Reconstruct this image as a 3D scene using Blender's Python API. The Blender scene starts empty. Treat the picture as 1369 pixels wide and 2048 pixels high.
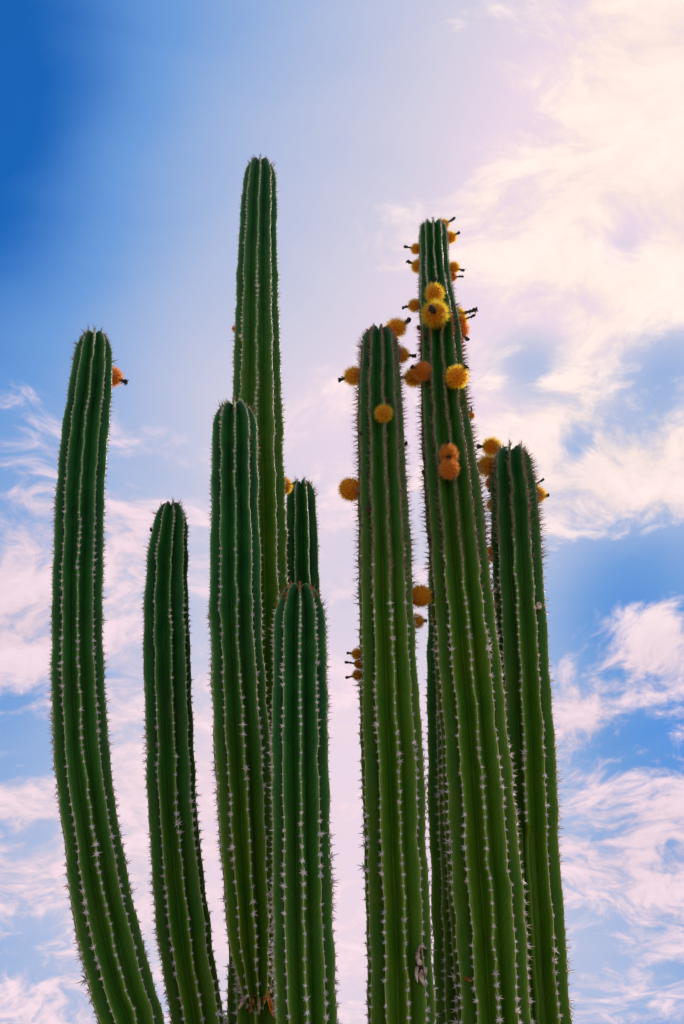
import bpy, math, random
import numpy as np
from mathutils import Vector, Matrix, Quaternion
R = math.radians
rng = np.random.RandomState(7)
random.seed(7)
sc = bpy.context.scene

# ------------------------------------------------------------------ camera
PITCH = R(33.0)
FOCPX = 1967.0                      # focal length in photo pixels (photo 1369 x 2048)
CAM = np.array([0.0, 0.0, 1.5])
cam_d = bpy.data.cameras.new('camera')
cam = bpy.data.objects.new('camera', cam_d)
sc.collection.objects.link(cam)
cam_d.sensor_fit = 'VERTICAL'
cam_d.sensor_height = 36.0
cam_d.lens = 36.0 * FOCPX / 2048.0
cam_d.clip_end = 3000
cam.location = CAM
cam.rotation_euler = (R(90) + PITCH, 0, 0)
cam_d.dof.use_dof = True
cam_d.dof.focus_distance = 4.35
cam_d.dof.aperture_fstop = 5.6
sc.camera = cam
FWD = np.array([0, math.cos(PITCH), math.sin(PITCH)])
UPV = np.array([0, -math.sin(PITCH), math.cos(PITCH)])
RGT = np.array([1.0, 0, 0])

def ray(px, py):
    d = FWD * FOCPX + RGT * (px - 684.5) + UPV * (1024 - py)
    return d
def unit(v):
    return v / np.linalg.norm(v)
def at(px, py, Y):
    """world point seen at photo pixel (px,py) on the vertical plane y=Y, and its size per pixel"""
    d = ray(px, py)
    t = (Y - CAM[1]) / d[1]
    return CAM + d * t, t

# ------------------------------------------------------------------ colour management
sc.view_settings.view_transform = 'Standard'
sc.view_settings.look = 'None'
sc.view_settings.exposure = 0.0
sc.view_settings.gamma = 1.0
sc.view_settings.use_curve_mapping = False

# ------------------------------------------------------------------ sun
SEED = 0.0                           # slides the cloud pattern
SUN_EL, SUN_AZ = R(44), R(54)        # azimuth measured from +Y (view direction) towards +X
sdir = np.array([math.sin(SUN_AZ) * math.cos(SUN_EL), math.cos(SUN_AZ) * math.cos(SUN_EL), math.sin(SUN_EL)])
sun_d = bpy.data.lights.new('sun', 'SUN')
sun_d.energy = 5.0
sun_d.angle = R(0.5)
sun_d.color = (1.0, 0.93, 0.82)
sun = bpy.data.objects.new('sun', sun_d)
sc.collection.objects.link(sun)
sun.rotation_euler = Vector(sdir).to_track_quat('Z', 'Y').to_euler()
sun.location = (6, 6, 12)

# ------------------------------------------------------------------ world: Nishita sky with procedural clouds
world = bpy.data.worlds.new('World')
sc.world = world
world.use_nodes = True
nt = world.node_tree
nt.nodes.clear()
class G:
    """tiny helper for node graphs"""
    def __init__(s, nt): s.nt = nt
    def n(s, t, **kw):
        x = s.nt.nodes.new(t)
        for k, v in kw.items(): setattr(x, k, v)
        return x
    def put(s, sock, v):
        if hasattr(v, 'is_output') or isinstance(v, bpy.types.NodeSocket): s.nt.links.new(v, sock)
        else: sock.default_value = v
    def m(s, op, a, b=None, c=None, clamp=False):
        x = s.n('ShaderNodeMath', operation=op); x.use_clamp = clamp
        s.put(x.inputs[0], a)
        if b is not None: s.put(x.inputs[1], b)
        if c is not None: s.put(x.inputs[2], c)
        return x.outputs[0]
    def vm(s, op, a, b=None):
        x = s.n('ShaderNodeVectorMath', operation=op)
        s.put(x.inputs[0], a)
        if b is not None: s.put(x.inputs[1], b)
        return x.outputs['Value'] if op in ('DOT_PRODUCT', 'LENGTH') else x.outputs[0]
    def mix(s, f, a, b, blend='MIX'):
        x = s.n('ShaderNodeMix', data_type='RGBA', blend_type=blend)
        s.put(x.inputs[0], f); s.put(x.inputs[6], a); s.put(x.inputs[7], b)
        return x.outputs[2]
    def smooth(s, v, lo, hi, a=0.0, b=1.0):
        x = s.n('ShaderNodeMapRange', interpolation_type='SMOOTHSTEP')
        s.put(x.inputs[0], v); s.put(x.inputs[1], lo); s.put(x.inputs[2], hi); s.put(x.inputs[3], a); s.put(x.inputs[4], b)
        return x.outputs[0]
    def lin(s, v, lo, hi, a=0.0, b=1.0):
        x = s.n('ShaderNodeMapRange')
        s.put(x.inputs[0], v); s.put(x.inputs[1], lo); s.put(x.inputs[2], hi); s.put(x.inputs[3], a); s.put(x.inputs[4], b)
        return x.outputs[0]
    def noise(s, vec, scale, detail=4.0, rough=0.5, dist=0.0, out=0):
        x = s.n('ShaderNodeTexNoise')
        s.put(x.inputs['Vector'], vec); x.inputs['Scale'].default_value = scale
        x.inputs['Detail'].default_value = detail; x.inputs['Roughness'].default_value = rough
        x.inputs['Distortion'].default_value = dist
        return x.outputs[out]
g = G(nt)
tc = g.n('ShaderNodeTexCoord')
D = tc.outputs['Generated']
def lobe(px, py, sig, w):
    d = unit(ray(px, py))
    k = 1.0 / (sig / FOCPX) ** 2
    dot = g.vm('DOT_PRODUCT', D, tuple(d))
    e = g.m('EXPONENT', g.m('MULTIPLY', g.m('SUBTRACT', dot, 1.0), k))
    return g.m('MULTIPLY', e, w)
def lobes(lst, base=0.0):
    acc = None
    for a in lst:
        l = lobe(*a)
        acc = g.m('ADD', l, base) if acc is None else g.m('ADD', acc, l)
    return acc
sky = g.n('ShaderNodeTexSky', sky_type='NISHITA')
sky.sun_disc = False
sky.sun_elevation = SUN_EL
sky.sun_rotation = SUN_AZ
sky.altitude = 1500
sky.air_density = 1.0
sky.dust_density = 0.6
sky.ozone_density = 3.0
blue = g.mix(1.0, sky.outputs[0], (0.03, 0.85, 1.72, 1), 'MULTIPLY')
# cloud sheet coordinates: the direction cut with a flat layer overhead
sep = g.n('ShaderNodeSeparateXYZ'); g.put(sep.inputs[0], D)
dz = g.m('ADD', g.m('MAXIMUM', sep.outputs[2], 0.0), 0.42)
cmb = g.n('ShaderNodeCombineXYZ')
g.put(cmb.inputs[0], g.m('DIVIDE', sep.outputs[0], dz)); g.put(cmb.inputs[1], g.m('DIVIDE', sep.outputs[1], dz))
P = cmb.outputs[0]
# warp
wn = g.noise(P, 3.0, 3, 0.5, 0, 1)
Pw = g.vm('ADD', P, g.vm('MULTIPLY', g.vm('SUBTRACT', wn, (0.5, 0.5, 0.5)), (0.30, 0.30, 0.30)))
mp = g.n('ShaderNodeMapping'); g.put(mp.inputs[0], Pw); mp.inputs['Location'].default_value = (SEED, 0.7, 0); mp.inputs['Rotation'].default_value = (0, 0, R(38)); mp.inputs['Scale'].default_value = (0.62, 1.5, 1)
PS = mp.outputs[0]
big = g.noise(PS, 3.0, 3, 0.5)
mid = g.noise(PS, 8.5, 9, 0.60, 0.25)
fine = g.noise(Pw, 26.0, 8, 0.66, 0.4)
# thin milky veil: none at the far upper left, dense towards the sun
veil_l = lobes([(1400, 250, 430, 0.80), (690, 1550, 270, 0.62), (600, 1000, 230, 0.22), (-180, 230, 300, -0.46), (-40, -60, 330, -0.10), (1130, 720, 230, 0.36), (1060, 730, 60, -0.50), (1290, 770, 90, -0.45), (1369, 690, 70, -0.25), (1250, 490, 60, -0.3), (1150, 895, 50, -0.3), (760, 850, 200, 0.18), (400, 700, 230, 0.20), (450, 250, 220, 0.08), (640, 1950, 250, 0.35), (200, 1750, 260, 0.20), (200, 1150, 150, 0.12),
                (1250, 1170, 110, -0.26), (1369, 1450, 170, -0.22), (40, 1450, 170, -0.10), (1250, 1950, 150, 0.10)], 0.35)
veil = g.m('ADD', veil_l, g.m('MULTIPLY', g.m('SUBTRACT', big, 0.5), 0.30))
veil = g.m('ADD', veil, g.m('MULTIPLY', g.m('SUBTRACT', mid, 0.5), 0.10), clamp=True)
# clouds proper
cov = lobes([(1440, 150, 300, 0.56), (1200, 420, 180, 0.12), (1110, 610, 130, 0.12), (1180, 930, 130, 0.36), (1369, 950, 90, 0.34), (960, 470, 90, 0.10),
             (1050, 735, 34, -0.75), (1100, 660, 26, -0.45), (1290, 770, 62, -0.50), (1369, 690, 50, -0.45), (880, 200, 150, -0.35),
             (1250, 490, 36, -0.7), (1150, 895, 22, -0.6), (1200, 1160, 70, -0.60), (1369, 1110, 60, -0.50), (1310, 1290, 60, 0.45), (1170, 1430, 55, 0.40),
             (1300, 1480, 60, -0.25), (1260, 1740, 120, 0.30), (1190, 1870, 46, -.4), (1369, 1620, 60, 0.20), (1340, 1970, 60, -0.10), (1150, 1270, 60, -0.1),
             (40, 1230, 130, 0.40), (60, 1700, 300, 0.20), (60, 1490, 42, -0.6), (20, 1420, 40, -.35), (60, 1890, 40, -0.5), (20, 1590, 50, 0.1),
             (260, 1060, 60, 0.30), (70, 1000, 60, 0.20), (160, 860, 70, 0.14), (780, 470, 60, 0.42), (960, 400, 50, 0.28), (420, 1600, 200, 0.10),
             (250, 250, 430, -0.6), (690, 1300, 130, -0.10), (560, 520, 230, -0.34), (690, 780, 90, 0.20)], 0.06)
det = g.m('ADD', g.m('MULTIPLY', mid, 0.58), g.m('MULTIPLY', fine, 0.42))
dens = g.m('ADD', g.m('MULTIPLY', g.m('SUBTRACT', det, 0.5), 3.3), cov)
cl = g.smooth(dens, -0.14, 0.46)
near = g.smooth(g.vm('DOT_PRODUCT', D, tuple(unit(ray(1480, 250)))), 0.84, 1.0, 0, 1.0)
rp = g.n('ShaderNodeValToRGB'); g.put(rp.inputs[0], veil)
for k, (p_, c_) in enumerate([(0.0, (.060, .235, .66)), (0.3, (.160, .345, .71)), (0.5, (.345, .468, .74)), (0.8, (.645, .625, .76)), (1.0, (.84, .69, .81))]):
    e_ = rp.color_ramp.elements[k] if k < 2 else rp.color_ramp.elements.new(p_)
    e_.position = p_; e_.color = (*c_, 1)
veilcol = g.mix(1.0, rp.outputs[0], (10, 10, 10, 1), 'MULTIPLY')
cloudcol = g.mix(near, (9.3, 7.3, 8.0, 1), (10.6, 8.9, 8.1, 1))
shade = g.smooth(g.m('ADD', g.m('MULTIPLY', mid, 0.7), g.m('MULTIPLY', fine, 0.5)), 0.42, 0.80, g.m('ADD', 0.82, g.m('MULTIPLY', near, 0.06)), 1.06)
cloudcol = g.mix(1.0, cloudcol, shade, 'MULTIPLY')
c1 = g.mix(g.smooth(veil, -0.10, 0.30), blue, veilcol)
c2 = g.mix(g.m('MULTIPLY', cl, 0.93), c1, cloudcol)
# below the horizon: plain haze
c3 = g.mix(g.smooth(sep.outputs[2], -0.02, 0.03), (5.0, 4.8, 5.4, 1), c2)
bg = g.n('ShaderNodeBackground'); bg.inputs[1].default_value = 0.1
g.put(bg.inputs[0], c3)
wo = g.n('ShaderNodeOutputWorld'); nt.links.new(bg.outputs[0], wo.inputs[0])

# ------------------------------------------------------------------ helpers
col = sc.collection
def mesh_np(name, V, F, mat=None, smooth=True, attrs=None, uv=None):
    """V (n,3); F list of arrays (m,3) and (m,4)"""
    me = bpy.data.meshes.new(name)
    if not isinstance(F, (list, tuple)): F = [F]
    F = [np.asarray(f, dtype=np.int32) for f in F if len(f)]
    me.vertices.add(len(V)); me.vertices.foreach_set('co', np.asarray(V, dtype=np.float32).ravel())
    loops = np.concatenate([f.ravel() for f in F])
    sizes = np.concatenate([np.full(len(f), f.shape[1], dtype=np.int32) for f in F])
    starts = np.concatenate([[0], np.cumsum(sizes)[:-1]]).astype(np.int32)
    me.loops.add(len(loops)); me.loops.foreach_set('vertex_index', loops)
    me.polygons.add(len(sizes)); me.polygons.foreach_set('loop_start', starts); me.polygons.foreach_set('loop_total', sizes)
    me.polygons.foreach_set('use_smooth', np.full(len(sizes), smooth, dtype=bool))
    if attrs:
        for k, a in attrs.items():
            at_ = me.attributes.new(k, 'FLOAT', 'POINT'); at_.data.foreach_set('value', np.asarray(a, dtype=np.float32))
    me.update(calc_edges=True); me.validate()
    if mat: me.materials.append(mat)
    return me
def obj(name, me, parent=None, loc=(0, 0, 0), kind=None):
    o = bpy.data.objects.new(name, me); col.objects.link(o)
    o.location = loc
    if parent is not None: o.parent = parent
    if kind: o['kind'] = kind
    return o
def thing(name, label, cat, loc, group=None):
    o = bpy.data.objects.new(name, None); col.objects.link(o)
    o.location = loc; o.empty_display_size = 0.2
    o['label'] = label; o['category'] = cat
    if group: o['group'] = group
    return o
def material(name):
    m = bpy.data.materials.new(name); m.use_nodes = True
    t = m.node_tree; t.nodes.clear()
    gg = G(t)
    out = gg.n('ShaderNodeOutputMaterial')
    return m, gg, out
def attr(gg, name):
    a = gg.n('ShaderNodeAttribute'); a.attribute_name = name
    return a.outputs['Fac']
def principled(gg, colr, rough=0.5, spec=0.4, normal=None):
    p = gg.n('ShaderNodeBsdfPrincipled')
    gg.put(p.inputs['Base Color'], colr); gg.put(p.inputs['Roughness'], rough)
    p.inputs['Specular IOR Level'].default_value = spec
    if normal is not None: gg.put(p.inputs['Normal'], normal)
    return p.outputs[0]
def bump(gg, h, strength, dist):
    b = gg.n('ShaderNodeBump'); b.inputs['Strength'].default_value = strength; b.inputs['Distance'].default_value = dist
    gg.put(b.inputs['Height'], h)
    return b.outputs[0]
def translucent(gg, base, colr, f):
    t = gg.n('ShaderNodeBsdfTranslucent'); gg.put(t.inputs[0], colr)
    mx = gg.n('ShaderNodeMixShader'); gg.put(mx.inputs[0], f)
    gg.nt.links.new(base, mx.inputs[1]); gg.nt.links.new(t.outputs[0], mx.inputs[2])
    return mx.outputs[0]

# ------------------------------------------------------------------ materials
def mat_skin():
    m, gg, out = material('cactus_skin')
    tco = gg.n('ShaderNodeTexCoord').outputs['Object']
    t = attr(gg, 'rib_t'); s = attr(gg, 'along'); yel = attr(gg, 'yellow'); ta = gg.m('ABSOLUTE', t)
    n1 = gg.noise(tco, 5.0, 4, 0.55)
    n2 = gg.noise(tco, 38.0, 5, 0.6)
    base = gg.mix(yel, (0.008, 0.066, 0.012, 1), (0.066, 0.140, 0.002, 1))
    base = gg.mix(gg.smooth(n1, 0.35, 0.7), base, gg.mix(yel, (0.014, 0.105, 0.012, 1), (0.040, 0.125, 0.003, 1)))
    # chevrons left by the growth of each areole
    ph = gg.m('ADD', gg.m('MULTIPLY', s, 27.0), gg.m('ADD', gg.m('MULTIPLY', ta, -2.6), gg.m('MULTIPLY', n2, 0.35)))
    fr = gg.m('FRACT', ph)
    line = gg.m('MULTIPLY', gg.smooth(gg.m('ABSOLUTE', gg.m('SUBTRACT', fr, 0.5)), 0.0, 0.13, 1.0, 0.0), gg.smooth(ta, 0.12, 0.35))
    line = gg.m('MULTIPLY', line, gg.smooth(gg.noise(tco, 11.0, 3, 0.5), 0.42, 0.68))
    base = gg.mix(gg.m('MULTIPLY', line, 0.45), base, (0.10, 0.26, 0.03, 1))
    base = gg.mix(gg.smooth(n2, 0.55, 0.85, 0, 0.35), base, (0.010, 0.045, 0.012, 1))
    # pale pimples and corky flecks
    vo = gg.n('ShaderNodeTexVoronoi'); vo.inputs['Scale'].default_value = 26.0; gg.put(vo.inputs['Vector'], tco)
    spot = gg.m('MULTIPLY', gg.smooth(vo.outputs['Distance'], 0.035, 0.075, 1, 0), gg.smooth(gg.noise(tco, 3.1, 2), 0.5, 0.62))
    base = gg.mix(gg.m('MULTIPLY', spot, 0.8), base, (0.30, 0.27, 0.10, 1))
    cork = gg.m('MULTIPLY', gg.smooth(gg.noise(tco, 2.3, 6, 0.72), 0.60, 0.72), gg.smooth(n2, 0.42, 0.60))
    base = gg.mix(gg.m('MULTIPLY', cork, 0.55), base, (0.10, 0.095, 0.035, 1))
    # skin colour lightens towards the rib edge
    base = gg.mix(gg.smooth(gg.m('MULTIPLY', ta, -1.0), -0.34, 0.0, 0, 0.75), base, gg.mix(yel, (0.085, 0.27, 0.040, 1), (0.19, 0.30, 0.015, 1)))
    h = gg.m('ADD', gg.m('MULTIPLY', n2, 0.5), gg.m('MULTIPLY', line, 0.5))
    nrm = bump(gg, h, 0.35, 0.006)
    p = principled(gg, base, gg.lin(n2, 0.3, 0.7, 0.45, 0.65), 0.18, nrm)
    gg.nt.links.new(p, out.inputs[0])
    return m
def mat_crest():
    m, gg, out = material('rib_crest_cork')
    tco = gg.n('ShaderNodeTexCoord').outputs['Object']
    felt = attr(gg, 'felt'); n = gg.noise(tco, 90.0, 4, 0.6)
    c = gg.mix(felt, gg.mix(n, (0.42, 0.46, 0.15, 1), (0.72, 0.66, 0.36, 1)), gg.mix(gg.smooth(n, 0.35, 0.7), (0.055, 0.030, 0.018, 1), (0.30, 0.20, 0.13, 1)))
    nrm = bump(gg, n, 0.3, 0.003)
    p = principled(gg, c, gg.lin(felt, 0, 1, 0.34, 0.85), 0.9, nrm)
    gg.nt.links.new(translucent(gg, p, (0.85, 0.72, 0.36, 1), 0.42), out.inputs[0])
    return m
def mat_spine(name, lo, hi, tr, trc):
    m, gg, out = material(name)
    t = attr(gg, 'tip')
    oi = gg.n('ShaderNodeObjectInfo').outputs['Random']
    c = gg.mix(gg.smooth(t, 0.35, 1.0), lo, hi)
    c = gg.mix(1.0, c, gg.lin(oi, 0, 1, 0.75, 1.15), 'MULTIPLY')
    p = principled(gg, c, 0.5, 0.4)
    gg.nt.links.new(translucent(gg, p, trc, tr), out.inputs[0])
    return m
def mat_plain(name, a, b, scale=60.0, rough=0.8, bmp=0.5, tr=None):
    m, gg, out = material(name)
    tco = gg.n('ShaderNodeTexCoord').outputs['Object']
    n = gg.noise(tco, scale, 5, 0.62)
    c = gg.mix(gg.smooth(n, 0.38, 0.64), a, b)
    p = principled(gg, c, rough, 0.3, bump(gg, n, bmp, 0.004))
    if tr: p = translucent(gg, p, tr, 0.35)
    gg.nt.links.new(p, out.inputs[0])
    return m
SKIN = mat_skin(); CREST = mat_crest()
SP_STAR = mat_spine('spine_grey_pink', (0.95, 0.84, 0.80, 1), (0.30, 0.22, 0.21, 1), 0.15, (0.7, 0.5, 0.35, 1))  # naturally darker tips, darkened further in the colour to imitate backlit silhouettes
SP_BRIS = mat_spine('spine_brown', (0.42, 0.29, 0.21, 1), (0.13, 0.09, 0.08, 1), 0.15, (0.6, 0.35, 0.2, 1))
SP_RED = mat_spine('spine_young_red', (0.50, 0.19, 0.08, 1), (0.33, 0.10, 0.05, 1), 0.35, (0.9, 0.35, 0.15, 1))
SP_GOLD = mat_spine('fruit_spine_gold', (0.96, 0.50, 0.015, 1), (1.0, 0.78, 0.08, 1), 0.55, (1.0, 0.80, 0.08, 1))
SP_ORANGE = mat_spine('fruit_spine_orange', (0.90, 0.32, 0.03, 1), (1.0, 0.62, 0.20, 1), 0.45, (1.0, 0.50, 0.15, 1))
FRUIT = mat_plain('fruit_skin', (0.55, 0.13, 0.006, 1), (0.85, 0.33, 0.012, 1), 45, 0.7, 0.8, (0.9, 0.35, 0.02, 1))
DRIED = mat_plain('dried_flower', (0.012, 0.010, 0.010, 1), (0.07, 0.045, 0.035, 1), 120, 0.85, 0.8)
SCARP = mat_plain('scar_pale', (0.26, 0.16, 0.10, 1), (0.66, 0.53, 0.42, 1), 40, 0.85, 0.9)
SCARD = mat_plain('scar_dark', (0.010, 0.006, 0.005, 1), (0.05, 0.025, 0.018, 1), 60, 0.9, 0.9)
HUSK = mat_plain('husk_orange', (0.30, 0.07, 0.015, 1), (0.62, 0.23, 0.04, 1), 50, 0.75, 0.8, (0.8, 0.3, 0.05, 1))
BUD = mat_plain('bud_skin', (0.03, 0.018, 0.012, 1), (0.11, 0.06, 0.03, 1), 80, 0.8, 0.8)

# ------------------------------------------------------------------ ground (below the frame, lights the stems from beneath)
def ground():
    xs = np.concatenate([-np.geomspace(600, 12, 26), np.linspace(-11, 11, 60), np.geomspace(12, 600, 26)])
    X, Y = np.meshgrid(xs, xs + 4.0)
    Z = 0.05 * np.sin(X * .7 + 1) * np.cos(Y * .55) * np.exp(-((X / 40) ** 2 + (Y / 40) ** 2)) + rng.randn(*X.shape) * 0.008
    Z -= Z.max() * 0.0
    n = len(xs)
    V = np.stack([X.ravel(), Y.ravel(), Z.ravel()], 1)
    i = np.arange(n * n).reshape(n, n)
    F = np.stack([i[:-1, :-1].ravel(), i[:-1, 1:].ravel(), i[1:, 1:].ravel(), i[1:, :-1].ravel()], 1)
    m, gg, out = material('dry_soil')
    tco = gg.n('ShaderNodeTexCoord').outputs['Object']
    a = gg.noise(tco, 0.35, 6, 0.6); b = gg.noise(tco, 14, 6, 0.7)
    c = gg.mix(gg.smooth(a, 0.4, 0.62), (0.44, 0.36, 0.23, 1), (0.26, 0.26, 0.10, 1))
    c = gg.mix(gg.smooth(b, 0.45, 0.75, 0, 0.7), c, (0.48, 0.40, 0.28, 1))
    p = principled(gg, c, 0.95, 0.1, bump(gg, b, 0.9, 0.05))
    gg.nt.links.new(p, out.inputs[0])
    o = obj('ground', mesh_np('ground', V, F, m), kind='structure')
ground()

# ------------------------------------------------------------------ spine cluster meshes
def cone(p0, d, L, w, acc, bend=0.0, a=None, segs=1, sides=3):
    """one three-sided spine, tapering to a point"""
    d = unit(d)
    u = unit(np.cross(d, [0.31, 0.57, 0.76])); v = np.cross(d, u)
    V, F, T = acc
    b = len(V)
    bd = u * bend * L
    for k in range(3):
        an = 2 * math.pi * k / 3
        V.append(p0 + w * (math.cos(an) * u + math.sin(an) * v)); T.append(0.0)
    if segs == 2:
        pm = p0 + d * L * 0.5 + bd * 0.35
        for k in range(3):
            an = 2 * math.pi * k / 3
            V.append(pm + 0.72 * w * (math.cos(an) * u + math.sin(an) * v)); T.append(0.5)
        V.append(p0 + d * L + bd); T.append(1.0)
        for k in range(3):
            k2 = (k + 1) % 3
            F.append((b + k, b + k2, b + 3 + k2)); F.append((b + k, b + 3 + k2, b + 3 + k)); F.append((b + 3 + k, b + 3 + k2, b + 6))
    else:
        V.append(p0 + d * L + bd); T.append(1.0)
        for k in range(sides): F.append((b + k, b + (k + 1) % 3, b + 3))
def areole(acc, r, h):
    V, F, T = acc; b = len(V)
    for k in range(6):
        an = math.pi * k / 3
        V.append(np.array([r * math.cos(an), r * 1.25 * math.sin(an), -0.003])); T.append(0.15)
    V.append(np.array([0, 0, h])); T.append(0.15)
    for k in range(6): F.append((b + k, b + (k + 1) % 6, b + 6))
def star(nr, nc, rs, L, w, lift=(10, 40), lc=1.2, ar=0.004):
    acc = ([], [], [])
    areole(acc, ar, ar * 0.7)
    off = rs.uniform(0, 6.28)
    for k in range(nr):
        an = off + 2 * math.pi * k / nr + rs.uniform(-.22, .22)
        el = R(rs.uniform(*lift))
        d = np.array([math.cos(an) * math.cos(el), math.sin(an) * math.cos(el), math.sin(el)])
        cone(np.zeros(3), d, L * rs.uniform(0.65, 1.15), w, acc)
    for k in range(nc):
        an = rs.uniform(0, 6.28); el = R(rs.uniform(50, 85))
        d = np.array([math.cos(an) * math.cos(el), math.sin(an) * math.cos(el), math.sin(el)])
        cone(np.zeros(3), d, L * lc * rs.uniform(0.8, 1.3), w * 1.15, acc)
    return np.array(acc[0]), np.array(acc[1]), np.array(acc[2])
rs = np.random.RandomState(3)
VAR = {
    'star': [star(rs.randint(7, 10), rs.randint(1, 3), rs, 0.0190, 0.0026, ar=0.0046) for _ in range(10)],
    'small': [star(rs.randint(6, 9), 1, rs, 0.0135, 0.0024, lc=1.5, ar=0.0045) for _ in range(8)],
    'bris': [star(rs.randint(6, 9), rs.randint(3, 6), rs, 0.019, 0.0014, (25, 60), 2.0, 0.0065) for _ in range(8)],
    'red': [star(9, 5, rs, 0.014, 0.0013, (30, 70), 1.3, 0.007) for _ in range(5)],
}
SPM = {'star': SP_STAR, 'small': SP_STAR, 'bris': SP_BRIS, 'red': SP_RED}
VMESH = {k: [mesh_np('spine_cluster', v[0], v[1], SPM[k], False, {'tip': v[2]}) for v in L] for k, L in VAR.items()}

# ------------------------------------------------------------------ smooth noise
def snoise(x, seed, f=1.0):
    r = np.random.RandomState(seed)
    out = 0
    for o in range(3):
        a, ph = r.uniform(.7, 1.3), r.uniform(0, 6.28)
        out = out + np.sin(np.asarray(x) * f * 6.28 * a * (1.9 ** o) + ph) / (1.5 ** o)
    return out / 1.9
def hermite(xk, yk, x):
    """monotone-parameter cubic through knots (columns of yk)"""
    xk = np.asarray(xk, float); yk = np.asarray(yk, float)
    if yk.ndim == 1: yk = yk[:, None]
    m = np.zeros_like(yk)
    m[1:-1] = (yk[2:] - yk[:-2]) / (xk[2:] - xk[:-2])[:, None]
    m[0] = (yk[1] - yk[0]) / (xk[1] - xk[0]); m[-1] = (yk[-1] - yk[-2]) / (xk[-1] - xk[-2])
    i = np.clip(np.searchsorted(xk, x) - 1, 0, len(xk) - 2)
    h = (xk[i + 1] - xk[i])[:, None]; t = ((x - xk[i])[:, None]) / h
    r = (2*t**3 - 3*t**2 + 1) * yk[i] + (t**3 - 2*t**2 + t) * h * m[i] + (-2*t**3 + 3*t**2) * yk[i+1] + (t**3 - t**2) * h * m[i+1]
    return r
TS = np.array([-1, -.86, -.68, -.5, -.34, -.2, -.09, 0, .09, .2, .34, .5, .68, .86])   # samples across one rib (groove, crest, next groove)

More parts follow.
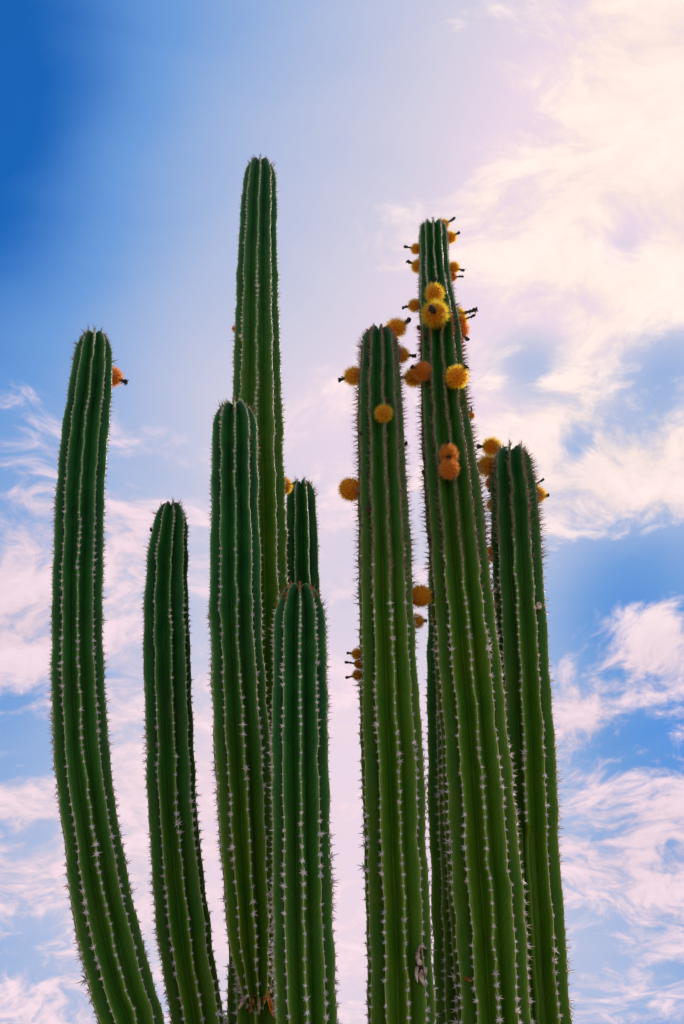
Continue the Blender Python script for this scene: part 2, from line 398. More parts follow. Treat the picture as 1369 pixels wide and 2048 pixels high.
class Stem:
    """a ribbed columnar stem: ctrl rows are (photo x, photo y, half width in px, plane Y), first row = tip"""
    def __init__(s, ctrl, base, nribs, phase, seed, depth=0.45, twist=0.0, flower=0.0, flower0=-1.0, yellow=(0.6, 3.4), end_taper=False,
                 rib_fade=None, spc=0.042, domeL=2.1, size=1.0, tipred=False, orange_at=None, dome_pow=0.95):
        s.seed, s.n, s.phase, s.twist, s.depth, s.flower = seed, nribs, R(phase), R(twist), depth, flower
        s.rib_fade, s.spc, s.size, s.tipred, s.orange_at = rib_fade, spc, size, tipred, orange_at
        s.flower0 = flower0
        P, RR = [], []
        for i, (px, py, hw, Y) in enumerate(ctrl):
            p, t = at(px, py, Y)
            a = ctrl[max(i-1, 0)]; b = ctrl[min(i+1, len(ctrl)-1)]
            sl = (b[0]-a[0]) / max(1.0, b[1]-a[1])
            P.append(p); RR.append(hw * t * FOCPX / FOCPX * math.cos(math.atan(sl)))
        P = np.array(P)
        if base is not None:
            p_end = P[-1]; d = P[-1] - P[-2]; d = d / -d[2]
            bx, by, br = base
            mid_ = p_end + d * 0.5
            tgt = np.array([bx, by, -0.06])
            m2 = (mid_ * 0.55 + (tgt + (p_end - tgt) * 0.62) * 0.45)
            P = np.vstack([P, m2, (m2 + tgt) / 2 + np.array([0.0, 0, 0]), tgt]); RR += [RR[-1], RR[-1] * 0.98, br]
        arc = np.concatenate([[0], np.cumsum(np.linalg.norm(np.diff(P, axis=0), axis=1))])
        s.L = arc[-1]
        RT = RR[0]
        dl = RT * domeL
        sv = []
        nphi = 24
        for k in range(1, nphi + 1):
            sv.append(dl * (1 - math.cos(math.pi / 2 * k / nphi)))
        zvis = 1.75
        x = dl
        ds = 0.0085
        sfine = arc[len(ctrl)-1] + 0.05
        while x < s.L:
            x += ds if x < sfine else 0.03
            sv.append(min(x, s.L))
        s.s = np.array(sv)
        C = hermite(arc, P, s.s); Rr = hermite(arc, np.array(RR), s.s)[:, 0]
        s.ctrlP, s.arc = P, arc
        s.RT, s.dl = RT, dl
        Rr = Rr * (1 + 0.028 * snoise(s.s, seed + 1, 1.3) + 0.016 * snoise(s.s, seed + 2, 3.6))
        sh = np.clip(s.s / dl, 0, 1)
        s.dome = (np.sqrt(1 - (1 - sh) ** 2)) ** dome_pow
        s.R = Rr * s.dome
        if end_taper:
            e = np.clip((s.L - s.s) / (RR[-2] * 1.6), 0, 1)
            s.R = s.R * np.sqrt(np.clip(1 - (1 - e) ** 2, 0.02, 1))
        T = np.gradient(C, s.s, axis=0); T = -T / np.linalg.norm(T, axis=1)[:, None]     # points up
        # radial frame: e1 faces the camera side, e2 to the right
        f = np.array([-C[0, 0] * 0.6, -C[0, 1], 0.0]); f = unit(f)
        e1 = f[None, :] - (T @ f)[:, None] * T; e1 /= np.linalg.norm(e1, axis=1)[:, None]
        e2 = np.cross(T, e1)
        if e2[len(e2)//2, 0] < 0: e2 = -e2
        s.C, s.T, s.e1, s.e2 = C, T, e1, e2
        s.org = np.array([C[-1][0], C[-1][1], 0.0]) if base is not None else C[-1].copy()
        if s.rib_fade and s.rib_fade[1] > 20:
            v = C + e1 * s.R[:, None] - CAM
            yy = 1024 - (v @ UPV) / (v @ FWD) * FOCPX
            s.rib_fade[1] = float(s.s[np.argmin(np.abs(yy - s.rib_fade[1]))])
        s.yel = np.clip((s.s - yellow[0]) / (yellow[1] - yellow[0]), 0, 1)
        s.spacing()
    def prof(s, t):
        a = 0.10
        t = np.abs(t)
        g1 = (np.sqrt(t * t + a * a) - a) / (math.sqrt(1 + a * a) - a)
        return 0.45 * g1 + 0.55 * (1 - (1 - t ** 1.5) ** 1.15)
    def phi(s, k, t, sv):
        w = 0.030 * snoise(sv, s.seed * 31 + k * 7 + 5, 2.1) + 0.020 * snoise(sv, s.seed * 17 + k * 5 + 9, 5.5)
        w = w * np.clip(sv / 0.25, 0, 1)
        wt = (1 - np.abs(t) ** 2) if np.isscalar(t) else (1 - np.abs(t) ** 2)
        return (k + t / 2) * 2 * math.pi / s.n + s.phase + s.twist * (sv / s.L) + w * wt
    def spacing(s):
        """areole stations along each rib"""
        s.st = []
        for k in range(s.n):
            r = np.random.RandomState(s.seed * 100 + k)
            x = s.dl * 0.12 + r.uniform(0, .012); L = []
            while x < s.L - 0.02:
                L.append(x)
                d = s.spc * (0.48 + 0.52 * min(1, x / 0.9))
                if x < s.flower: d *= 0.72
                x += d * r.uniform(0.85, 1.15)
            s.st.append(np.array(L))
    def radius(s, i_R, k, t, sv):
        dep = s.depth * (1 + 0.08 * snoise(sv, s.seed + k * 3, 0.8))
        if s.rib_fade and k % s.n == s.rib_fade[0] % s.n:
            pass
        rr = i_R * (1 - dep * s.prof(t))
        st = s.st[k % s.n]
        j = np.clip(np.searchsorted(st, sv), 1, len(st) - 1)
        ph = (sv - st[j-1]) / (st[j] - st[j-1])
        cw = np.exp(-(np.asarray(t) / 0.30) ** 2)
        rr = rr * (1 + (0.012 * np.abs(np.sin(math.pi * ph)) + 0.012 * snoise(sv, s.seed * 9 + k * 11, 2.6)) * cw)
        return rr
    def fade(s, k, sv):
        if s.rib_fade is None or (k % s.n) != (s.rib_fade[0] % s.n): return np.ones_like(sv)
        return 1 - 0.0 * sv - (1 - s.rib_fade[2]) * np.sqrt(np.clip((sv - s.rib_fade[1]) / 0.04, 0, 1))
    def pt(s, k, t, extra=0.0):
        """surface points along the whole stem for rib k at station t"""
        ph = s.phi(k, t, s.s); rr = s.radius(s.R, k, t, s.s)
        fd = s.fade(k, s.s)
        if np.abs(t) < 0.99:
            if s.rib_fade and (k % s.n) == (s.rib_fade[0] % s.n):
                rr = rr * (1 + 0.09 * np.exp(-((s.s - s.rib_fade[1] + 0.03) / 0.12) ** 2) * (1 - s.prof(t)))
            rr = rr * (1 - (1 - fd) * (1 - s.prof(t)))
        rr = rr + extra
        c, sn = np.cos(ph)[:, None], np.sin(ph)[:, None]
        p = s.C + rr[:, None] * (c * s.e1 + sn * s.e2)
        # dome: grooves sink, the growing point dips
        dm = (1 - np.clip(s.s / s.dl, 0, 1))
        dip = -(s.RT * 0.30 * s.prof(t) * s.depth / 0.34) * dm ** 1.5 - s.RT * 0.16 * np.exp(-(s.R / (s.RT * 0.30)) ** 2)
        return p + dip[:, None] * s.T
    def build(s, parent, name='stem', label=None):
        ns = len(s.s); cols = []; tt = []
        for k in range(s.n):
            for t in TS:
                cols.append(s.pt(k, t)); tt.append(t)
        V = np.stack(cols, 1)            # ns, m, 3
        m = V.shape[1]
        V = V - s.org
        cen = s.C[0] - s.org - s.T[0] * s.RT * 0.30
        Vf = np.vstack([V.reshape(-1, 3), cen[None], (s.C[-1] - s.org)[None]])
        idx = np.arange(ns * m).reshape(ns, m)
        nx = np.roll(idx, -1, axis=1)
        F4 = np.stack([idx[:-1].ravel(), idx[1:].ravel(), nx[1:].ravel(), nx[:-1].ravel()], 1)
        F3 = np.stack([np.full(m, ns * m), idx[0], nx[0]], 1)
        F3b = np.stack([np.full(m, ns * m + 1), nx[-1], idx[-1]], 1)
        tA = np.tile(np.array(tt), ns); sA = np.repeat(s.s, m); yA = np.repeat(s.yel, m)
        me = mesh_np(name, Vf, [F4, np.vstack([F3, F3b])], SKIN, True,
                     {'rib_t': np.append(tA, [0, 0]), 'along': np.append(sA, [0, 0]), 'yellow': np.append(yA, [0, 0])})
        loc = s.org - np.array(parent.location)
        o = obj(name, me, parent, loc)
        if label: o['label'] = label
        s.obj = o
        # raised corky line that joins the areoles of one rib
        for k in range(s.n):
            fz = np.clip((s.flower - s.s) / 0.25 + 0.5, 0, 1) if s.flower > 0 else np.zeros_like(s.s)
            fz = fz * np.clip((s.s - s.flower0) / 0.2 + 0.3, 0.12, 1)
            fz = fz * (0.75 + 0.25 * snoise(s.s, s.seed + 50 + k, 9.0))
            fz = np.clip(fz, 0, 1)
            hw = 0.0019 + 0.0060 * fz
            hw = hw * (1 + 0.18 * snoise(s.s, s.seed * 3 + k, 15.0)) * np.clip(s.s / 0.05, 0.5, 1)
            cr = s.pt(k, 0.0)
            ph = s.phi(k, 0.0, s.s)
            tan = -np.sin(ph)[:, None] * s.e1 + np.cos(ph)[:, None] * s.e2
            nrm = np.cos(ph)[:, None] * s.e1 + np.sin(ph)[:, None] * s.e2
            jit = (0.0011 * snoise(s.s, s.seed * 7 + k, 12.0))[:, None] * tan
            if s.rib_fade and k == s.rib_fade[0]: hw = hw * np.clip((s.rib_fade[1] - s.s) / 0.03, 0.05, 1)
            h = (0.0013 + 0.0022 * fz)[:, None]; hw = hw[:, None]
            cr = cr + jit
            A = [cr - tan * hw - nrm * 0.003, cr - tan * hw * 0.85 + nrm * h * 0.5, cr + nrm * h, cr + tan * hw * 0.85 + nrm * h * 0.5, cr + tan * hw - nrm * 0.003]
            Vc = np.stack(A, 1).reshape(-1, 3) - s.org
            ii = np.arange(ns * 5).reshape(ns, 5)
            a, b = ii[:-1, :-1], ii[1:, :-1]; c, d = ii[1:, 1:], ii[:-1, 1:]
            Fq = np.stack([a.ravel(), b.ravel(), c.ravel(), d.ravel()], 1)
            obj('rib_edge', mesh_np('rib_edge', Vc, Fq, CREST, True, {'felt': np.repeat(fz, 5)}), o)
        return o
    def clusters(s):
        """(pos, matrix, style, variant, facing, distance) for every areole"""
        out = []
        r = np.random.RandomState(s.seed + 900)
        for k in range(s.n):
            P = s.pt(k, 0.0, 0.001); ph = s.phi(k, 0.0, s.s)
            N = np.cos(ph)[:, None] * s.e1 + np.sin(ph)[:, None] * s.e2
            for x in s.st[k]:
                if s.rib_fade and (k % s.n) == (s.rib_fade[0] % s.n) and x > s.rib_fade[1]: continue
                if r.rand() < 0.03: continue
                i = min(np.searchsorted(s.s, x), len(s.s) - 1)
                p = P[i]; tz = s.T[i]; n = N[i]
                if x < s.dl: n = unit(n * (x / s.dl) ** 0.5 + tz * (1 - x / s.dl))
                up = unit(tz - n * np.dot(tz, n)); xx = np.cross(up, n)
                st_ = 'star' if x > 1.3 else 'small'
                sc_ = s.size * (0.85 + 0.40 * float(snoise(x, s.seed + 77 + k // 3, 1.1))) * r.uniform(0.8, 1.2)
                if s.flower0 + 0.1 * r.randn() < x < s.flower + 0.15 * r.randn(): st_ = 'bris'; sc_ = r.uniform(0.75, 1.2) * s.size
                if s.tipred and x < 0.07 + 0.08 * r.rand(): st_ = 'red'; sc_ = r.uniform(.8, 1.2)
                if s.orange_at and abs(x - s.orange_at) < 0.09: st_ = 'red'; sc_ = r.uniform(1.1, 1.7)
                if st_ in ('star', 'small') and r.rand() < 0.08: sc_ *= 1.3
                v = r.randint(len(VAR[st_]))
                M = np.eye(3); an = r.uniform(-.6, .6); ca, sa = math.cos(an), math.sin(an)
                x2 = xx * ca + up * sa; y2 = -xx * sa + up * ca
                B = np.stack([x2, y2, n], 1) * max(0.35, sc_)
                view = p - CAM; dist = np.dot(view, FWD)
                u = np.dot(view, RGT) / dist * FOCPX + 684.5; w = 1024 - np.dot(view, UPV) / dist * FOCPX
                vis = (-10 < u < 1380 and -10 < w < 2060)
                facing = -np.dot(n, unit(view)) > -0.25
                out.append((p, B, st_, v, vis and facing, dist, u, w))
        return out
def dress(parent, stems, limit=300, hidden=None):
    """areole spine clusters: the 300 that show largest are parts, the rest one joined part per stem"""
    allc = []
    for s in stems:
        for c in s.clusters(): allc.append((s, c))
    ok = [i for i, (s, c) in enumerate(allc) if c[4] and not (hidden and hidden(c[6], c[7], s))]
    ok.sort(key=lambda i: allc[i][1][5])
    pick = set(ok[:limit])
    for s in stems:
        rest = {}
        for i, (s2, c) in enumerate(allc):
            if s2 is not s: continue
            p, B, st_, v = c[:4]
            if i in pick:
                o = bpy.data.objects.new('spine_cluster', VMESH[st_][v]); col.objects.link(o)
                o.parent = s.obj
                M = Matrix([[*B[0], 0], [*B[1], 0], [*B[2], 0], [0, 0, 0, 1]])
                M.translation = Vector(p - s.org)
                o.matrix_local = M
            else:
                rest.setdefault('red' if st_ == 'red' else ('bris' if st_ == 'bris' else 'star'), []).append((p, B, VAR[st_][v]))
        for key, L in rest.items():
            Vs, Fs, Ts, off = [], [], [], 0
            for p, B, (v, f, t) in L:
                Vs.append(v @ B.T + (p - s.org)); Fs.append(f + off); Ts.append(t); off += len(v)
            obj('spines', mesh_np('spines', np.vstack(Vs), np.vstack(Fs), SPM[key], False, {'tip': np.concatenate(Ts)}), s.obj, kind='stuff')

# ------------------------------------------------------------------ fruits
def fib(n):
    i = np.arange(n) + 0.5
    ph = np.arccos(1 - 2 * i / n); th = math.pi * (1 + 5 ** 0.5) * i
    return np.stack([np.cos(th) * np.sin(ph), np.sin(th) * np.sin(ph), np.cos(ph)], 1)
def fruit_body(seed):
    nu, nv = 28, 18
    V = []; r = np.random.RandomState(seed)
    for j in range(nv + 1):
        th = math.pi * j / nv
        for i in range(nu):
            ph = 2 * math.pi * (i + 0.5 * (j % 2)) / nu
            rad = 1 + 0.05 * ((i + j) % 2) + r.uniform(-.012, .012)
            V.append((rad * math.sin(th) * math.cos(ph), rad * math.sin(th) * math.sin(ph), 1.04 * rad * math.cos(th)))
    V = np.array(V); idx = np.arange((nv + 1) * nu).reshape(nv + 1, nu); nx = np.roll(idx, -1, 1)
    F = np.stack([idx[:-1].ravel(), idx[1:].ravel(), nx[1:].ravel(), nx[:-1].ravel()], 1)
    return mesh_np('fruit', V, F, FRUIT, False)
def fruit_spines(seed, length, mat, n=300, per=6, w=0.022):
    r = np.random.RandomState(seed); acc = ([], [], [])
    for d in fib(n):
        d = unit(d + r.randn(3) * 0.05)
        for k in range(per):
            dd = unit(d + r.randn(3) * 0.30)
            cone(d * 0.98, dd, length * r.uniform(0.55, 1.2), w, acc, sides=2)
    return mesh_np('fruit_spines', np.array(acc[0]), np.array(acc[1]), mat, False, {'tip': np.array(acc[2])})
def dried(seed):
    r = np.random.RandomState(seed)
    nz, na = 9, 8; V = []
    bend = r.uniform(-.25, .25, 2)
    for j in range(nz):
        z = j / (nz - 1)
        rad = 0.24 - 0.06 * math.sin(z * 3.1) + (0.12 * max(0, z - .55) / .45)
        if j == nz - 1: rad *= 0.45
        for i in range(na):
            a = 6.283 * i / na
            q = rad * (1 + r.uniform(-.28, .28))
            V.append((q * math.cos(a) + bend[0] * z * z, q * math.sin(a) + bend[1] * z * z, z * 1.0 + r.uniform(-.03, .03)))
    V = [np.array(v) for v in V]
    idx = np.arange(nz * na).reshape(nz, na); nx = np.roll(idx, -1, 1)
    F4 = np.stack([idx[:-1].ravel(), nx[:-1].ravel(), nx[1:].ravel(), idx[1:].ravel()], 1)
    top = len(V); V.append(np.array([bend[0], bend[1], .96]))
    F3 = [(idx[-1][i], nx[-1][i], top) for i in range(na)]
    for k in range(9):      # curled petal remnants
        a = r.uniform(0, 6.28); z = r.uniform(.35, .95)
        p = np.array([.2 * math.cos(a) + bend[0] * z * z, .2 * math.sin(a) + bend[1] * z * z, z])
        o = np.array([math.cos(a), math.sin(a), r.uniform(-.3, .8)]) * r.uniform(.14, .26)
        s_ = np.array([-math.sin(a), math.cos(a), 0]) * .09
        b = len(V); V += [p - s_, p + s_, p + o, p + o * .4 + np.array([0, 0, .12])]
        F3 += [(b, b + 1, b + 2), (b, b + 2, b + 3), (b + 1, b + 3, b + 2), (b, b + 3, b + 1)]
    return mesh_np('dried_flower', np.array(V), [F4, np.array(F3)], DRIED, False)
FB = [fruit_body(i) for i in range(4)]
FS = {'gold': [fruit_spines(10 + i, 0.70, SP_GOLD, 260, 6, 0.020) for i in range(4)],
      'short': [fruit_spines(20 + i, 0.42, SP_GOLD, 240, 5, 0.020) for i in range(3)],
      'orange': [fruit_spines(30 + i, 0.66, SP_ORANGE, 260, 6, 0.020) for i in range(3)],
      'halo': [fruit_spines(40 + i, 0.75, SP_GOLD, 200, 5, 0.03) for i in range(1)]}
DF = [dried(60 + i) for i in range(6)]
def quat_to(d):
    return Vector(d).to_track_quat('Z', 'Y')
FN = [0]
def fruit(s, parent, px, py, dia, fl=None, style='gold', where='auto', fl_len=None, toward=0.0, push=0.85):
    """fruit seated on the surface of stem s so that it is seen at (px,py); fl = photo point of the dried flower's end"""
    FN[0] += 1
    rnd = random.Random(FN[0] * 13)
    # walk the depth: start on the stem axis plane
    i = int(np.argmin([abs(1024 - np.dot(c - CAM, UPV) / np.dot(c - CAM, FWD) * FOCPX - py) for c in s.C]))
    Y = s.C[i][1]
    body = 0.64 if style in ('gold', 'orange') else (0.88 if style == 'short' else 0.62)
    for _ in range(6):
        p, t = at(px, py, Y)
        r = dia * 1.12 / 2 * t * body
        i = int(np.argmin(np.linalg.norm(s.C - p, axis=1)))
        ax = s.C[i]
        dx = p[0] - ax[0]
        Rr = max(s.R[i], s.RT * 0.9) + r * push
        dy = math.sqrt(max(0.0, Rr * Rr - dx * dx))
        if where == 'back': Y = ax[1] + dy
        elif where == 'side': Y = ax[1] + 0.45 * dy
        else: Y = ax[1] - dy
    p, t = at(px, py, Y)
    # slide along x so that it touches the stem
    rad = np.array([p[0] - ax[0], p[1] - ax[1]]); dist = np.linalg.norm(rad)
    mx = max(s.R[i], s.RT * 0.9) + r * 0.92
    if dist > mx:
        rad = rad / dist * mx
        p = np.array([ax[0] + rad[0], ax[1] + rad[1], p[2]])
    base = np.array(parent.location)
    if fl is not None:
        d = RGT * (fl[0] - px) + UPV * (py - fl[1])
        d = unit(d) * math.sqrt(max(0.0, 1 - toward * toward)) - unit(p - CAM) * toward if np.linalg.norm(d) > 0.01 else -unit(p - CAM)
    else:
        d = unit(np.array([p[0] - ax[0], p[1] - ax[1], 0.2]))
    o = obj('fruit', rnd.choice(FB), parent, p - base)
    o.rotation_mode = 'QUATERNION'; o.rotation_quaternion = quat_to(d)
    sxy = rnd.uniform(.88, 1.08)
    o.scale = (r * sxy, r, r * rnd.uniform(.96, 1.08))
    obj('fruit_spines', rnd.choice(FS[style]), o, kind='stuff')
    if fl is not None:
        L = math.hypot(fl[0] - px, fl[1] - py) * t
        if fl_len: L = fl_len * t
        L = max(0.025, L * 1.42 - r * 0.9 * (1 - toward))
        q = obj('dried_flower', rnd.choice(DF), o, (0, 0, 0.86))
        k = L / r
        q.scale = (1.15, 1.15, k)
    return o
def bud(s, parent, px, py, dia, mesh_i=0, where='auto'):
    i = int(np.argmin([abs(1024 - np.dot(c - CAM, UPV) / np.dot(c - CAM, FWD) * FOCPX - py) for c in s.C]))
    Y = s.C[i][1]
    for _ in range(5):
        p, t = at(px, py, Y); ax = s.C[int(np.argmin(np.linalg.norm(s.C - p, axis=1)))]
        Rr = s.R[int(np.argmin(np.linalg.norm(s.C - p, axis=1)))]
        dx = p[0] - ax[0]; Y = ax[1] - math.sqrt(max(0, Rr * Rr - dx * dx)) * 0.98
    p, t = at(px, py, Y)
    o = obj('bud', BUDM[mesh_i % len(BUDM)], parent, p - np.array(parent.location))
    d = unit(np.array([p[0] - ax[0], p[1] - ax[1], 0.3]))
    o.rotation_mode = 'QUATERNION'; o.rotation_quaternion = quat_to(d); k = dia / 2 * t; o.scale = (k, k, k * 1.25)
def bud_mesh(seed):
    r = np.random.RandomState(seed); nu, nv = 10, 7; V = []
    for j in range(nv + 1):
        th = math.pi * j / nv
        for i in range(nu):
            ph = 6.283 * (i + .5 * (j % 2)) / nu; q = 1 + r.uniform(-.14, .14)
            V.append((q * math.sin(th) * math.cos(ph), q * math.sin(th) * math.sin(ph), q * math.cos(th) + .5 * max(0, math.cos(th)) ** 4))
    idx = np.arange((nv + 1) * nu).reshape(nv + 1, nu); nx = np.roll(idx, -1, 1)
    return mesh_np('bud', np.array(V), np.stack([idx[:-1].ravel(), idx[1:].ravel(), nx[1:].ravel(), nx[:-1].ravel()], 1), BUD, False)
BUDM = [bud_mesh(i) for i in range(4)]

# ------------------------------------------------------------------ the cacti
GRP = 'cactus columns rising side by side'
def ct(rows, Y):
    return [(a, b, c, Y if len(r) == 3 else r[3]) for r in rows for (a, b, c) in [r[:3]]]
def cactus(name, label, stem):
    return thing('columnar_cactus', label, 'cactus', (float(stem.org[0]), float(stem.org[1]), 0.0), GRP)

A = Stem(ct([(190, 664, 36), (187, 720, 38), (179, 800, 43), (168, 900, 47), (161, 1000, 48), (158, 1100, 48), (155, 1200, 50), (155, 1300, 51),
             (158, 1400, 52), (163, 1500, 54), (174, 1600, 55), (188, 1700, 57), (203, 1800, 60), (225, 1900, 62), (250, 2000, 63), (267, 2052, 64)], 4.30),
         (-0.42, 4.2, 0.14), 10, 1, 11, twist=4, yellow=(1.5, 4.2))
rootA = cactus('a', 'leftmost long cactus column, bowed outward, a single orange fruit near its tip', A)
A.build(rootA); dress(rootA, [A])
fruit(A, rootA, 224, 753, 44, (246, 761), 'orange', 'back')

B = Stem(ct([(343, 1004, 32), (341, 1050, 34), (336, 1100, 38), (332, 1200, 44), (333, 1300, 46), (336, 1400, 47), (340, 1500, 47), (343, 1600, 48),
             (351, 1700, 50), (360, 1800, 52), (372, 1900, 53), (388, 2000, 53), (396, 2052, 53)], 4.5),
         (-0.30, 4.55, 0.13), 9, 14, 23, depth=0.51, twist=-6, yellow=(0.8, 2.6))
rootB = cactus('b', 'short slender fruitless cactus column, second from the left, bending right at the bottom', B)
B.build(rootB); dress(rootB, [B])
bud(B, rootB, 303, 1060, 7, 1)

C = Stem(ct([(521, 319, 31), (520, 370, 33), (518, 430, 36), (516, 500, 38.5), (515, 600, 42), (515, 700, 45), (515, 800, 49), (515, 900, 52),
             (517, 1000, 54), (518, 1100, 56), (520, 1200, 57), (520, 1400, 59), (518, 1600, 60), (517, 1800, 60), (517, 1950, 59), (518, 2052, 60)], 4.62),
         (-0.28, 4.75, 0.16), 9, 1, 31, depth=0.41, twist=-9, yellow=(0.7, 2.8), size=0.9, domeL=2.4)
rootC = cactus('c', 'tallest cactus, a plain thin spire with a thick arm budding low in front', C)
C.build(rootC, 'stem')
Dm = Stem(ct([(469, 805, 42), (470, 850, 43.5), (470, 920, 46), (470, 1000, 48), (471, 1100, 50), (471, 1200, 52), (474, 1300, 53), (479, 1400, 54),
              (485, 1500, 56, 4.26), (490, 1600, 56, 4.27), (495, 1700, 54, 4.29), (501, 1800, 51, 4.33), (506, 1900, 44, 4.39), (510, 1950, 36, 4.43), (513, 1990, 26, 4.48), (513, 2010, 22, 4.53)], 4.26),
          None, 10, 0, 41, depth=0.48, twist=6, yellow=(1.2, 2.6), domeL=1.7, end_taper=True)
Dm.build(rootC, 'stem', 'thick arm with a rounded tip growing from the front of the spire')
dress(rootC, [C, Dm], 300)
fruit(C, rootC, 568, 972, 30, None, 'short', 'side')
fruit(C, rootC, 471, 657, 15, None, 'orange', 'back')

E = Stem(ct([(602, 960, 30), (603, 1010, 31), (604, 1070, 33), (605, 1150, 35), (606, 1300, 37), (607, 1500, 40), (608, 1800, 44), (610, 2052, 46)], 4.95),
         (-0.17, 5.1, 0.12), 8, -23, 53, depth=0.48, yellow=(0.8, 3))
rootE = cactus('e', 'thin cactus tip standing behind the short front column, close against the tallest spire', E)
E.build(rootE); dress(rootE, [E], 300, hidden=lambda u, w, s: w > 1200)

F_ = Stem(ct([(600, 1167, 53), (600, 1230, 53), (600, 1300, 55), (600, 1400, 56), (600, 1500, 57), (602, 1600, 58), (603, 1700, 60), (605, 1800, 61),
              (608, 1900, 62), (612, 2000, 62), (614, 2052, 62)], 3.92),
          (-0.14, 3.85, 0.14), 10, 1, 61, depth=0.51, twist=2, yellow=(0.6, 2.0), domeL=1.9, tipred=True, size=1.1)
rootF = cactus('f', 'short thick cactus column in front at the centre, reddish crown and pale star spines', F_)
F_.build(rootF); dress(rootF, [F_])

Gs = Stem(ct([(759, 657, 38), (760, 720, 38), (760, 800, 43), (763, 900, 46), (766, 1000, 49), (770, 1100, 51), (772, 1200, 53), (776, 1300, 56),
              (779, 1400, 59), (784, 1500, 61), (788, 1600, 61), (791, 1700, 62), (795, 1800, 64), (799, 1900, 64), (802, 2000, 65), (803, 2052, 65)], 4.2),
          (0.28, 4.1, 0.15), 10, 8, 71, depth=0.43, twist=3, flower=1.75, yellow=(0.3, 2.0), tipred=True, domeL=1.6)
rootG = cactus('g', 'cactus column right of the central gap, with a pale woody scar near the bottom', Gs)
Gs.build(rootG); dress(rootG, [Gs])
for a in [(792, 657, 44, (813, 645), 'gold', 'side'), (802, 710, 36, (824, 711), 'gold', 'side'), (709, 752, 42, (687, 756), 'gold', 'side'),
          (768, 827, 36, (776, 806), 'gold', 'auto'), (701, 979, 40, None, 'short', 'side'), (841, 1192, 40, (862, 1191), 'short', 'side'),
          (833, 1243, 32, (847, 1241), 'gold', 'side'), (713, 1308, 24, (698, 1306), 'gold', 'side'),
          (718, 1328, 16, (699, 1325), 'short', 'side'), (716, 1350, 24, (698, 1354), 'gold', 'side')]:
    fruit(Gs, rootG, *a)
for k, a in enumerate([(737, 1020, 11), (812, 888, 8), (738, 691, 8), (728, 676, 7), (722, 868, 7), (736, 948, 8), (757, 845, 6)]): bud(Gs, rootG, *a, k)

H = Stem(ct([(867, 449, 28), (868, 500, 29), (871, 560, 32), (875, 610, 36), (882, 660, 40), (886, 750, 44), (893, 850, 49), (903, 950, 54),
             (913, 1050, 58), (921, 1150, 61), (930, 1250, 63), (939, 1350, 65), (948, 1450, 67), (956, 1550, 70), (963, 1650, 72), (970, 1750, 73),
             (978, 1850, 74), (984, 1950, 74), (990, 2052, 74)], 4.3),
         (0.62, 4.25, 0.17), 11, 0, 83, depth=0.44, twist=5, flower=2.6, flower0=0.85, yellow=(0.9, 3.0), orange_at=0.98, domeL=1.1, dome_pow=0.55, size=1.05)
rootH = cactus('h', 'tall cactus column right of centre carrying the most yellow fruits along its upper half', H)
H.build(rootH); dress(rootH, [H])
for a in [(888, 449, 24, (905, 440), 'gold', 'side'), (901, 475, 28, (915, 467), 'gold', 'side'), (833, 498, 24, (815, 494), 'gold', 'side'),
          (837, 533, 30, (821, 524), 'gold', 'side'), (908, 535, 26, (924, 540), 'gold', 'side'), (905, 554, 20, (921, 553), 'orange', 'back'),
          (870, 588, 44, (869, 565), 'halo', 'auto'), (830, 611, 28, (812, 613), 'gold', 'side'),
          (914, 631, 36, (942, 622), 'gold', 'side'), (924, 641, 24, (944, 633), 'gold', 'back'), (921, 660, 38, (932, 677), 'orange', 'side'),
          (829, 755, 42, (807, 755), 'gold', 'back'), (915, 754, 48, (928, 738), 'gold', 'auto'), (845, 743, 42, (829, 734), 'orange', 'auto'),
          (898, 910, 44, (896, 891), 'orange', 'auto'), (899, 938, 42, (899, 919), 'orange', 'auto'), (947, 831, 11, (947, 820), 'short', 'side')]:
    fruit(H, rootH, *a)
fruit(H, rootH, 871, 628, 56, (869, 622), 'gold', 'auto', fl_len=20, toward=0.96)
for k, a in enumerate([(850, 917, 8), (848, 946, 8), (861, 1083, 11), (838, 656, 8), (851, 673, 7), (842, 700, 6)]): bud(H, rootH, *a, k)

I = Stem(ct([(899, 1075, 34), (901, 1130, 40), (905, 1200, 47), (908, 1300, 52), (911, 1400, 55), (913, 1500, 56), (916, 1600, 58), (921, 1700, 59),
             (925, 1800, 61), (930, 1900, 61), (934, 2052, 62)], 4.72),
         (0.5, 4.7, 0.14), 8, -42, 91, depth=0.52, yellow=(0.3, 1.8))
rootI = cactus('i', 'shaded cactus column hidden behind the most fruitful one, only its left ribs showing', I)
I.build(rootI); dress(rootI, [I], 300, hidden=lambda u, w, s: u > 925)

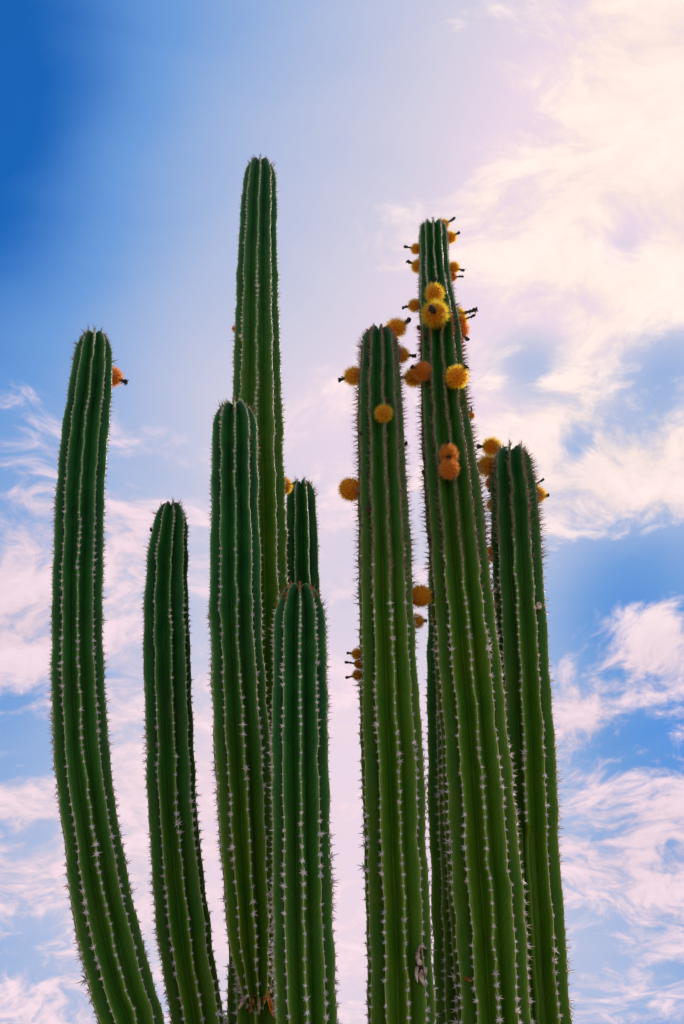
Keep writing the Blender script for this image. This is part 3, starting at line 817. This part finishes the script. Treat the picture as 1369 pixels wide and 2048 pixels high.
J = Stem(ct([(1025, 895, 37), (1025, 950, 41), (1030, 1000, 45), (1032, 1050, 47), (1037, 1150, 50), (1043, 1250, 50), (1048, 1350, 52), (1053, 1450, 54),
             (1057, 1550, 56), (1060, 1650, 57), (1064, 1750, 58), (1070, 1850, 59), (1076, 1950, 60), (1083, 2052, 61)], 4.55),
         (0.92, 4.6, 0.15), 9, -9, 101, depth=0.45, twist=2, flower=0.75, yellow=(0.2, 1.8), domeL=1.4, size=1.1, rib_fade=[0, 1645, 0.58])
rootJ = cactus('j', 'rightmost cactus column with a bristly tip and yellow fruits crowding its left shoulder', J)
J.build(rootJ); dress(rootJ, [J])
for a in [(984, 894, 40, (963, 893), 'gold', 'side'), (976, 932, 46, (956, 930), 'gold', 'side'), (984, 966, 28, (980, 979), 'orange', 'back'),
          (984, 1010, 24, None, 'gold', 'back'), (986, 1108, 30, None, 'short', 'back'), (993, 1232, 16, None, 'gold', 'back'),
          (1076, 989, 34, (1091, 991), 'gold', 'side'), (1067, 972, 16, (1082, 962), 'short', 'side')]:
    fruit(J, rootJ, *a)

# ------------------------------------------------------------------ scars and husks
def surf(s, px, py, lift=0.0):
    """point of stem s's front surface seen at the pixel, with its outward normal"""
    Y = 4.2
    for _ in range(8):
        p, t = at(px, py, Y); i = int(np.argmin(np.linalg.norm(s.C - p, axis=1))); ax = s.C[i]
        dx = (p - ax) @ s.e2[i]; Rr = s.R[i] * 0.93
        Y = ax[1] - math.sqrt(max(0, Rr * Rr - dx * dx)) - lift
    p, t = at(px, py, Y)
    n = unit(np.array([p[0] - ax[0], p[1] - ax[1], 0]))
    return p, n, t
def chunk(s, parent, name, poly, mat, thick, lift=0.006, seed=0, label=None, curl=0.0):
    """a crust of bark with the outline poly (photo px), following the stem surface"""
    r = np.random.RandomState(seed)
    n = len(poly); V = []
    c = np.mean(np.array(poly), axis=0)
    for ring, (f, h) in enumerate([(1.0, -0.5), (0.96, 0.6), (0.55, 1.0)]):
        for (x, y) in poly:
            q = c + (np.array([x, y]) - c) * f
            p, nn, t = surf(s, q[0], q[1], lift)
            V.append(p + nn * thick * h * r.uniform(.7, 1.3) + nn * curl * ((y - poly[0][1]) / 60.0) ** 2)
    p, nn, t = surf(s, c[0], c[1], lift); V.append(p + nn * thick * 0.5)
    V = np.array(V) - np.array(parent.location)
    i0 = np.arange(n); i1 = (i0 + 1) % n; F4 = []
    for k in range(2): F4.append(np.stack([k*n + i0, k*n + i1, (k+1)*n + i1, (k+1)*n + i0], 1))
    F3 = np.stack([2*n + i0, 2*n + i1, np.full(n, 3*n)], 1)
    o = obj(name, mesh_np(name, V, [np.vstack(F4), F3], mat, False), parent)
    if label: o['label'] = label
    return o
sc_ = chunk(Gs, rootG, 'bark_scar', [(838, 1890), (848, 1887), (854, 1893), (853, 1900), (847, 1912), (846, 1928), (853, 1936), (851, 1955), (848, 1964), (844, 1950), (836, 1958), (831, 1952), (832, 1930), (834, 1905)], SCARD, 0.006, 0.006, 1, 'dark split woody scar with pale curled edges')
for k, (poly) in enumerate([[(836, 1893), (846, 1888), (849, 1892), (841, 1897), (838, 1906), (835, 1903)],
                            [(833, 1903), (839, 1905), (839, 1918), (844, 1924), (845, 1931), (836, 1931), (832, 1918)],
                            [(832, 1932), (838, 1933), (836, 1944), (836, 1966), (831, 1956), (830, 1942)],
                            [(843, 1938), (846, 1945), (847, 1958), (854, 1974), (848, 1972), (839, 1958), (837, 1950)],
                            [(848, 1934), (854, 1934), (853, 1948), (850, 1958), (848, 1946)],
                            [(849, 1893), (854, 1892), (853, 1899), (849, 1898)]]):
    chunk(Gs, rootG, 'bark_flake', poly, SCARP, 0.005, 0.017, 5 + k)
chunk(J, rootJ, 'bark_scar', [(1074, 1205), (1080, 1203), (1084, 1210), (1083, 1219), (1077, 1218), (1073, 1211)], SCARP, 0.004, 0.004, 12)
chunk(H, rootH, 'bark_flake', [(928, 1950), (934, 1955), (942, 1959), (943, 1964), (934, 1962), (929, 1958)], HUSK, 0.005, 0.01, 13)
for k, (poly, mt) in enumerate([([(503, 1985), (508, 1980), (514, 1983), (513, 1994), (506, 1992)], HUSK),
                                ([(529, 1985), (533, 1977), (539, 1984), (540, 1992), (534, 1999), (530, 2007), (526, 1996)], HUSK),
                                ([(538, 1990), (543, 1996), (546, 2014), (547, 2034), (541, 2020), (537, 2004)], HUSK),
                                ([(503, 1994), (509, 1996), (510, 2008), (507, 2012), (504, 2002)], HUSK),
                                ([(498, 2007), (502, 2009), (502, 2022), (500, 2028), (498, 2018)], HUSK),
                                ([(488, 1982), (494, 1984), (498, 1990), (490, 2005), (479, 2019), (477, 2017), (484, 2000)], SCARP),
                                ([(492, 1986), (504, 1989), (522, 1992), (520, 1999), (508, 1996), (496, 1994)], SCARD),
                                ([(516, 1994), (523, 1994), (522, 2012), (520, 2030), (517, 2030), (517, 2012)], SCARP)]):
    chunk(C, rootC, 'dried_husk', poly, mt, 0.007, 0.06, 30 + k)

# ------------------------------------------------------------------ small tree far behind, its top just reaching the bottom edge
def tree(px, py, Y, crown, label):
    top, t = at(px, py, Y)
    x, h = top[0], top[2]
    root = thing('tree', label, 'tree', (x, Y, 0))
    r = np.random.RandomState(5)
    def tube(name, pts, rad, parent):
        pts = np.array(pts); n = 8; V = []
        for p, q in zip(pts, rad):
            for k in range(n): V.append(p + q * np.array([math.cos(6.283*k/n), math.sin(6.283*k/n), 0]) * r.uniform(.9, 1.1))
        idx = np.arange(len(pts) * n).reshape(-1, n); nx = np.roll(idx, -1, 1)
        return obj(name, mesh_np(name, np.array(V), np.stack([idx[:-1].ravel(), nx[:-1].ravel(), nx[1:].ravel(), idx[1:].ravel()], 1), TRUNK), parent)
    TRUNK = mat_plain('tree_bark', (0.10, 0.07, 0.05, 1), (0.2, 0.15, 0.11, 1), 8, 0.9)
    tube('trunk', [(0, 0, -.1), (.05, .02, h*.25), (-.04, .03, h*.5), (0, 0, h*.85)], [.16, .12, .09, .03], root)
    tips = []
    for k in range(9):
        a = r.uniform(0, 6.28); z0 = h * r.uniform(.3, .6); e = np.array([crown*.75*math.cos(a), crown*.75*math.sin(a), z0 + h*.28])
        tube('branch', [(0, 0, z0), tuple(e*.5 + np.array([0, 0, z0*.5 + .05])), tuple(e)], [.05, .03, .01], root); tips.append(e)
    m, gg, out = material('tree_leaf')
    nn = gg.noise(gg.n('ShaderNodeTexCoord').outputs['Object'], 1.7, 3)
    p = principled(gg, gg.mix(gg.smooth(nn, .35, .65), (0.03, 0.075, 0.02, 1), (0.07, 0.13, 0.03, 1)), .5)
    gg.nt.links.new(translucent(gg, p, (.12, .2, .03, 1), .35), out.inputs[0])
    V, F = [], []
    cl = [np.array([0, 0, h*.93])] + tips + [np.array([r.uniform(-.6, .6)*crown, r.uniform(-.6, .6)*crown, h*r.uniform(.6, .9)]) for _ in range(16)]
    for c in cl:
        for _ in range(260):
            q = c + r.randn(3) * np.array([.26, .26, .20]) * crown * .8
            q[2] = min(q[2], h)
            u = unit(r.randn(3)); v = unit(np.cross(u, r.randn(3))); L = r.uniform(.05, .09)
            b = len(V); V += [q - u*L, q + v*L*.4, q + u*L, q - v*L*.4]; F.append((b, b+1, b+2, b+3))
    obj('crown', mesh_np('crown', np.array(V), np.array(F), m, False), root)
tree(452, 2022, 30.0, 0.9, 'small green tree far behind, its top just showing between cactus columns')
